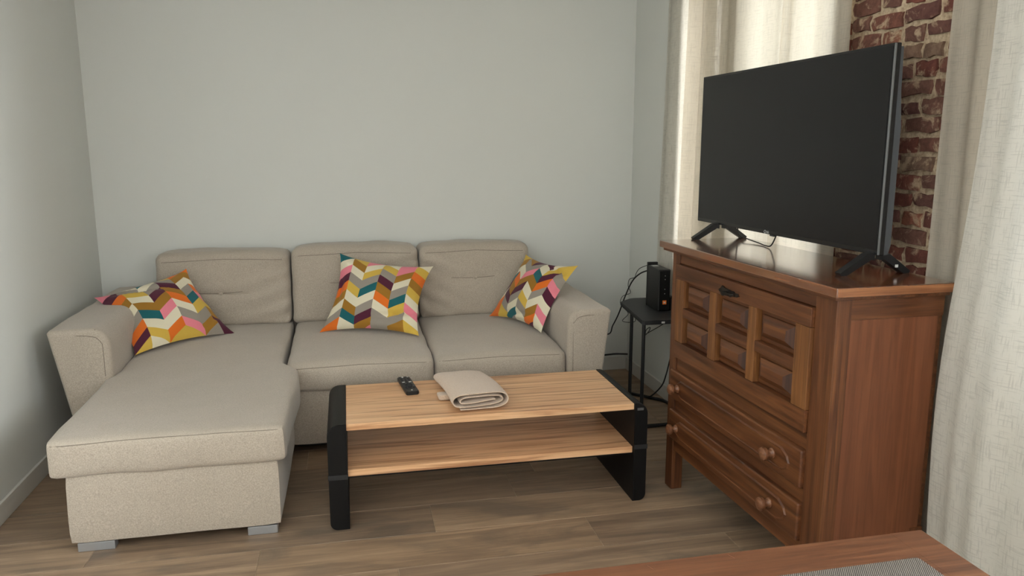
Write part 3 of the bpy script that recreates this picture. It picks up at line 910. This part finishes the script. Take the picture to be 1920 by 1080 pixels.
# wrought lock plate
bm = bmesh.new()
def leaf(cx_, cz_, a, b, x0, x1, ph=0):
    pts = []
    for k in range(20):
        t_ = 2*PI*k/20; r = 1+.18*math.cos(5*t_+ph)
        pts.append((cx_+a*r*math.cos(t_), cz_+b*r*math.sin(t_)))
    prism(bm, pts, lambda p, q, h: (h, p, q), x0, x1)
leaf(.662, .972, .034, .017, f0-.004, f0+.001); leaf(.612, .972, .030, .012, f0-.0035, f0+.001, 1); leaf(.574, .973, .020, .007, f0-.003, f0+.001, 2)
tube(bm, [(f0-.004, .645, .972), (f0-.014, .645, .972), (f0-.018, .630, .972), (f0-.014, .60, .971), (f0-.004, .59, .971)], .003, n=6)
obj('lock_plate', bm, M['iron'], fl)
# drawers
def drawer(z0, z1, y1):
    d = cp('drawer', bx(FX-.014, FX+.03, .128, y1, z0, z1, bevel=.007, seg=3), 'oak_y')
    zc = (z0+z1)/2-.002
    hw = (z1-z0)*.32
    def outline(off, zo):
        ya, yb = .185+off, y1-.065-off; h = hw-off
        pts = [(ya+.045, zc-h), (ya+.012, zc-h*.55), (ya, zc), (ya+.012, zc+h*.55), (ya+.045, zc+h)]
        pts2 = [(yb-.045, zc+h), (yb-.012, zc+h*.55), (yb, zc), (yb-.012, zc-h*.55), (yb-.045, zc-h)]
        return [(zo, a, b) for a, b in pts+pts2]
    bm = bmesh.new(); A = [bm.verts.new(p) for p in outline(0, FX-.0135)]; B = [bm.verts.new(p) for p in outline(.006, FX-.0185)]
    D = [bm.verts.new(p) for p in outline(.010, FX-.0165)]
    for P, Q in ((A, B), (B, D)):
        for k in range(len(P)): bm.faces.new((P[k], P[(k+1)%len(P)], Q[(k+1)%len(P)], Q[k]))
    bm.faces.new(D); bm.faces.new(A[::-1])
    obj('raised_field', bm, M['oak_y'], d, False)
    for y in (.282, 1.005):
        bm = bmesh.new()
        lathe(bm, [(.017, 0), (.018, .004), (.013, .008), (.011, .018), (.013, .022), (.021, .026), (.0235, .033), (.022, .040), (.014, .045), (.003, .046)], 20,
              lambda a, b, h: (FX-.016-h, y+a, zc+b))
        obj('knob', bm, M['knob'], d)
drawer(.424, .553, 1.092); drawer(.244, .374, 1.088)

# ================================================================== TELEVISION
tv = tag(empty('television', (1.3725, 1.9445, 0), math.radians(1.6)), 'large black flat television, switched off, standing on the oak chest', 'television')
tx, ty0, ty1, tz0, tz1 = .262, .166, 1.386, 1.164, 1.810
tvb = obj('tv_frame', bx(tx, tx+.022, ty0, ty1, tz0, tz1, bevel=.003), M['bezel'], tv)
obj('screen', bx(tx-.0012, tx+.002, ty0+.010, ty1-.010, tz0+.016, tz1-.009), M['screen'], tv, False)
obj('edge_trim', bx(tx-.002, tx+.004, ty0-.002, ty0+.003, tz0+.002, tz1-.002, bevel=.001), M['tv_side'], tv)
bm = bmesh.new()
prism(bm, [(tz0, .0), (tz0, .018), (tz0+.03, .026), (tz0+.40, .026), (tz0+.50, .016), (tz1-.01, .012), (tz1-.01, 0)], lambda a, b, h: (tx+.022+b, h, a), ty0+.006, ty1-.006)
obj('back_shell', bm, M['tv_back'], tv, True, 30)
def tvfoot(y, sticker):
    bm = bmesh.new(); wf = .014
    for sg, xe in ((-1, .150), (1, .400)):
        a = (tx+.018+sg*.012, tz0+.006); e = (xe, 1.1005)
        poly = [(a[0]-.0, a[1]+.004), (a[0]+sg*.03, a[1]-.004), (e[0]+sg*.004, e[1]+.008), (e[0], e[1]), (e[0]-sg*.022, e[1]), (a[0]+sg*.012, a[1]-.022), (a[0]-.0*sg, a[1]-.024)]
        prism(bm, poly, lambda p, q, h: (p, h, q), y-wf, y+wf)
    f = obj('stand_foot', bm, M['plastic'], tv)
    if sticker: obj('sticker', bx(.345, .356, y-.0155, y-.0135, 1.121, 1.130), M['grey_print'], f, False)
tvfoot(1.200, False); tvfoot(.200, True)
# maker's mark on the lower bezel: ring with two letters beside it
ym = .800
lm = obj('logo_disc', tb([(tx-.0028, ym+.010+.006*math.cos(a*PI/8), tz0+.009+.006*math.sin(a*PI/8)) for a in range(16)], .0008, n=5, closed=True, smooth_path=False), M['grey_print'], tvb)
cu = bpy.data.curves.new('logo', 'FONT'); cu.body = 'LG'; cu.size = .013; cu.extrude = .0004
to = bpy.data.objects.new('logo', cu); C.objects.link(to)
bpy.context.view_layer.update()
me = bpy.data.meshes.new_from_object(to.evaluated_get(bpy.context.evaluated_depsgraph_get()))
bpy.data.objects.remove(to)
me.materials.clear(); me.materials.append(M['grey_print'])
lo = link(bpy.data.objects.new('logo', me), tvb)
lo.location = (tx-.0022, ym, tz0+.0045); lo.rotation_euler = (PI/2, 0, -PI/2)
# sensor nub under the bezel and cable behind the set
obj('sensor', bx(tx+.002, tx+.016, .755, .785, tz0-.006, tz0+.001, bevel=.002), M['plastic'], tv)
obj('power_cable', tb([(tx+.06, 1.13, 1.19), (tx+.085, 1.16, 1.125), (tx+.08, 1.08, 1.112), (tx+.075, .98, 1.106), (tx+.06, .90, 1.104), (tx+.05, .84, 1.116), (tx+.04, .78, 1.19)], .0028, n=6), M['cable'], tv)

# ================================================================== SIDE TABLE, ROUTER, CABLES
st = tag(empty('side_table', (0, 0, 0)), 'small black side table with cut corners beside the sofa arm', 'side table')
TZ = .60
poly = [(1.500, 3.745), (1.512, 3.732), (1.820, 3.735), (1.835, 3.75), (1.835, 4.345), (1.69, 4.352), (1.655, 4.343), (1.568, 4.262), (1.560, 4.235)]
bm = bmesh.new(); prism(bm, poly, lambda a, b, h: (a, b, h), TZ-.022, TZ)
bmesh.ops.recalc_face_normals(bm, faces=bm.faces[:])
bmesh.ops.bevel(bm, geom=[e for e in bm.edges if abs(e.verts[0].co.z-e.verts[1].co.z) < 1e-5], offset=.004, segments=2, affect='EDGES')
obj('table_top', bm, M['black_wood'], st)
for x, y in ((1.515, 3.752), (1.553, 4.03), (1.815, 3.76), (1.82, 3.93)):
    obj('leg', tb([(x, y, .004), (x, y, TZ-.02)], .0095, n=10, smooth_path=False), M['black_metal'], st)
obj('base_bar', tb([(1.515, 3.752, .011), (1.815, 3.76, .011)], .010, n=8, smooth_path=False), M['black_metal'], st)
obj('sticker', bx(1.606, 1.624, 3.7312, 3.7335, TZ-.016, TZ-.006), M['grey_print'], st, False)

rt = tag(empty('internet_router', (1.712, 4.045, TZ), math.radians(-2)), 'black upright internet router with a small orange square, standing on the side table', 'router')
bm = bmesh.new(); box(bm, -.034, .034, -.095, .095, .0, .235, bevel=.006, seg=3)
obj('router_body', bm, M['plastic'], rt)
obj('rear_plate', bx(-.036, .026, .082, .100, .0, .252, bevel=.004), M['plastic'], rt)
obj('top_label', bx(-.022, .012, .03, .07, .2352, .2362), M['grey_print'], rt, False)
obj('front_plate', bx(-.030, .030, -.099, -.094, .006, .228, bevel=.002), M['black_lac'], rt)
lp = obj('logo', bx(-.010, .012, -.1005, -.0985, .040, .062), M['orange'], rt, False)
obj('logo_mark', bx(-.004, .006, -.1012, -.1002, .046, .055), M['grey_print'], lp, False)
for z_ in (.10, .125, .18, .2): obj('indicator', bx(-.001, .003, -.1003, -.0985, z_-.002, z_+.002), M['grey_print'], rt, False)
ad = tag(obj('power_adapter', bx(1.752, 1.782, 3.96, 4.03, TZ, TZ+.075, bevel=.006), M['plastic']), 'small black power adapter behind the router beside the chest', 'adapter')

def Yp(u, v, y):    # point of the photograph on the plane at depth y
    F = Vector((math.sin(YAW)*math.cos(PITCH), math.cos(YAW)*math.cos(PITCH), -math.sin(PITCH)))
    Rr = Vector((math.cos(YAW), -math.sin(YAW), 0)); U = Rr.cross(F)
    d = F*FPX+Rr*(u-960)-U*(v-540)
    return tuple(Vector((0, 0, 1.5))+d*(y/d.y))
def cable(name, pts, r, label):
    return tag(obj(name, tb(pts, r, n=7), M['cable']), label, 'cable')
cable('cable', [(1.69, 4.15, .80), Yp(1200, 513, 4.2), Yp(1185, 528, 4.3), Yp(1172, 556, 4.42), Yp(1160, 588, 4.5), Yp(1149, 610, 4.55), Yp(1138, 627, 4.6), (1.44, 4.66, .35), (1.45, 4.75, .02)], .0042,
      'thick black cable curving from the router down behind the sofa arm')
cable('cable', [(1.70, 4.15, .835), Yp(1200, 503, 4.2), Yp(1193, 512, 4.25), Yp(1190, 520, 4.3), Yp(1180, 524, 4.32), Yp(1178, 537, 4.34), Yp(1182, 549, 4.36), Yp(1168, 555, 4.38), Yp(1163, 566, 4.38),
                Yp(1167, 575, 4.39), Yp(1178, 588, 4.39), Yp(1167, 602, 4.38), Yp(1190, 603, 4.37), (1.70, 4.36, .5), (1.75, 4.42, .45)], .0020,
      'thin kinked black wire hanging off the left edge of the side table')
cable('cable', [(1.80, 3.95, .578), Yp(1238, 611, 3.9), Yp(1222, 620, 3.88), Yp(1211, 626, 3.86), Yp(1212, 618, 3.86), Yp(1219, 614, 3.86), Yp(1216, 622, 3.86), Yp(1207, 630, 3.86), Yp(1205, 622, 3.85), (1.56, 3.84, .575)], .0022,
      'thin looped black wire tied under the side table top')
cable('cable', [(1.40, 4.835, .105), (1.55, 4.84, .103), (1.68, 4.84, .112), (1.76, 4.83, .118), (1.828, 4.80, .12)], .006,
      'black cable running level along the back wall baseboard')
cable('cable', [(1.45, 4.62, .01), (1.60, 4.40, .01), (1.69, 4.28, .011), (1.76, 4.20, .011), (1.815, 4.11, .011), (1.815, 3.9, .011)], .0095,
      'thick black cable bundle lying on the floor under the side table')
cable('cable', [(1.70, 4.24, .012), (1.735, 4.17, .03), Yp(1240, 724, 4.12), Yp(1249, 702, 4.08), Yp(1256, 675, 4.06), (1.815, 4.0, .45)], .0042,
      'black cable rising from the floor behind the chest')

# ================================================================== DINING TABLE CORNER
dt = tag(empty('dining_table', (0, 0, 0), 0), 'brown wooden dining table corner in the foreground', 'table')
dz = .76
obj('table_top', bx(-.55, 1.082, .38, 1.212, dz-.032, dz, bevel=.003), M['dining'], dt)
obj('end_board', bx(1.010, 1.0825, .3795, 1.2125, dz-.0322, dz+.0004, bevel=.003), M['dining'], dt)
obj('apron', bx(-.47, 1.0, 1.13, 1.15, dz-.12, dz-.031), M['dining'], dt)
obj('apron', bx(-.47, 1.0, .44, .46, dz-.12, dz-.031), M['dining'], dt)
obj('apron', bx(.99, 1.01, .45, 1.14, dz-.12, dz-.031), M['dining'], dt)
obj('apron', bx(-.48, -.46, .45, 1.14, dz-.12, dz-.031), M['dining'], dt)
for x, y in ((1.0, 1.13), (1.0, .46), (-.47, 1.13), (-.47, .46)):
    obj('leg', bx(x-.032, x+.032, y-.032, y+.032, 0, dz-.03, bevel=.004), M['dining'], dt)
for x, y in ((.505, 1.2), (.665, 1.205)):
    obj('scratch', tb([(x, y, dz), (x+.006, y-.015, dz)], .0004, n=4, smooth_path=False), M['knob'], dt)
pm = bmesh.new(); prism(pm, rounded_rect(-.44, 0, -.30, 0, [.008, .008, .008, .008], 4), lambda a, b, h: (a, b, h), 0, .0022)
pmo = tag(obj('placemat', pm, M['placemat']), 'grey-brown woven placemat near the corner of the dining table', 'placemat')
pmo.location = (.998, 1.118, dz+.0006); pmo.rotation_euler = (0, 0, math.radians(.5))
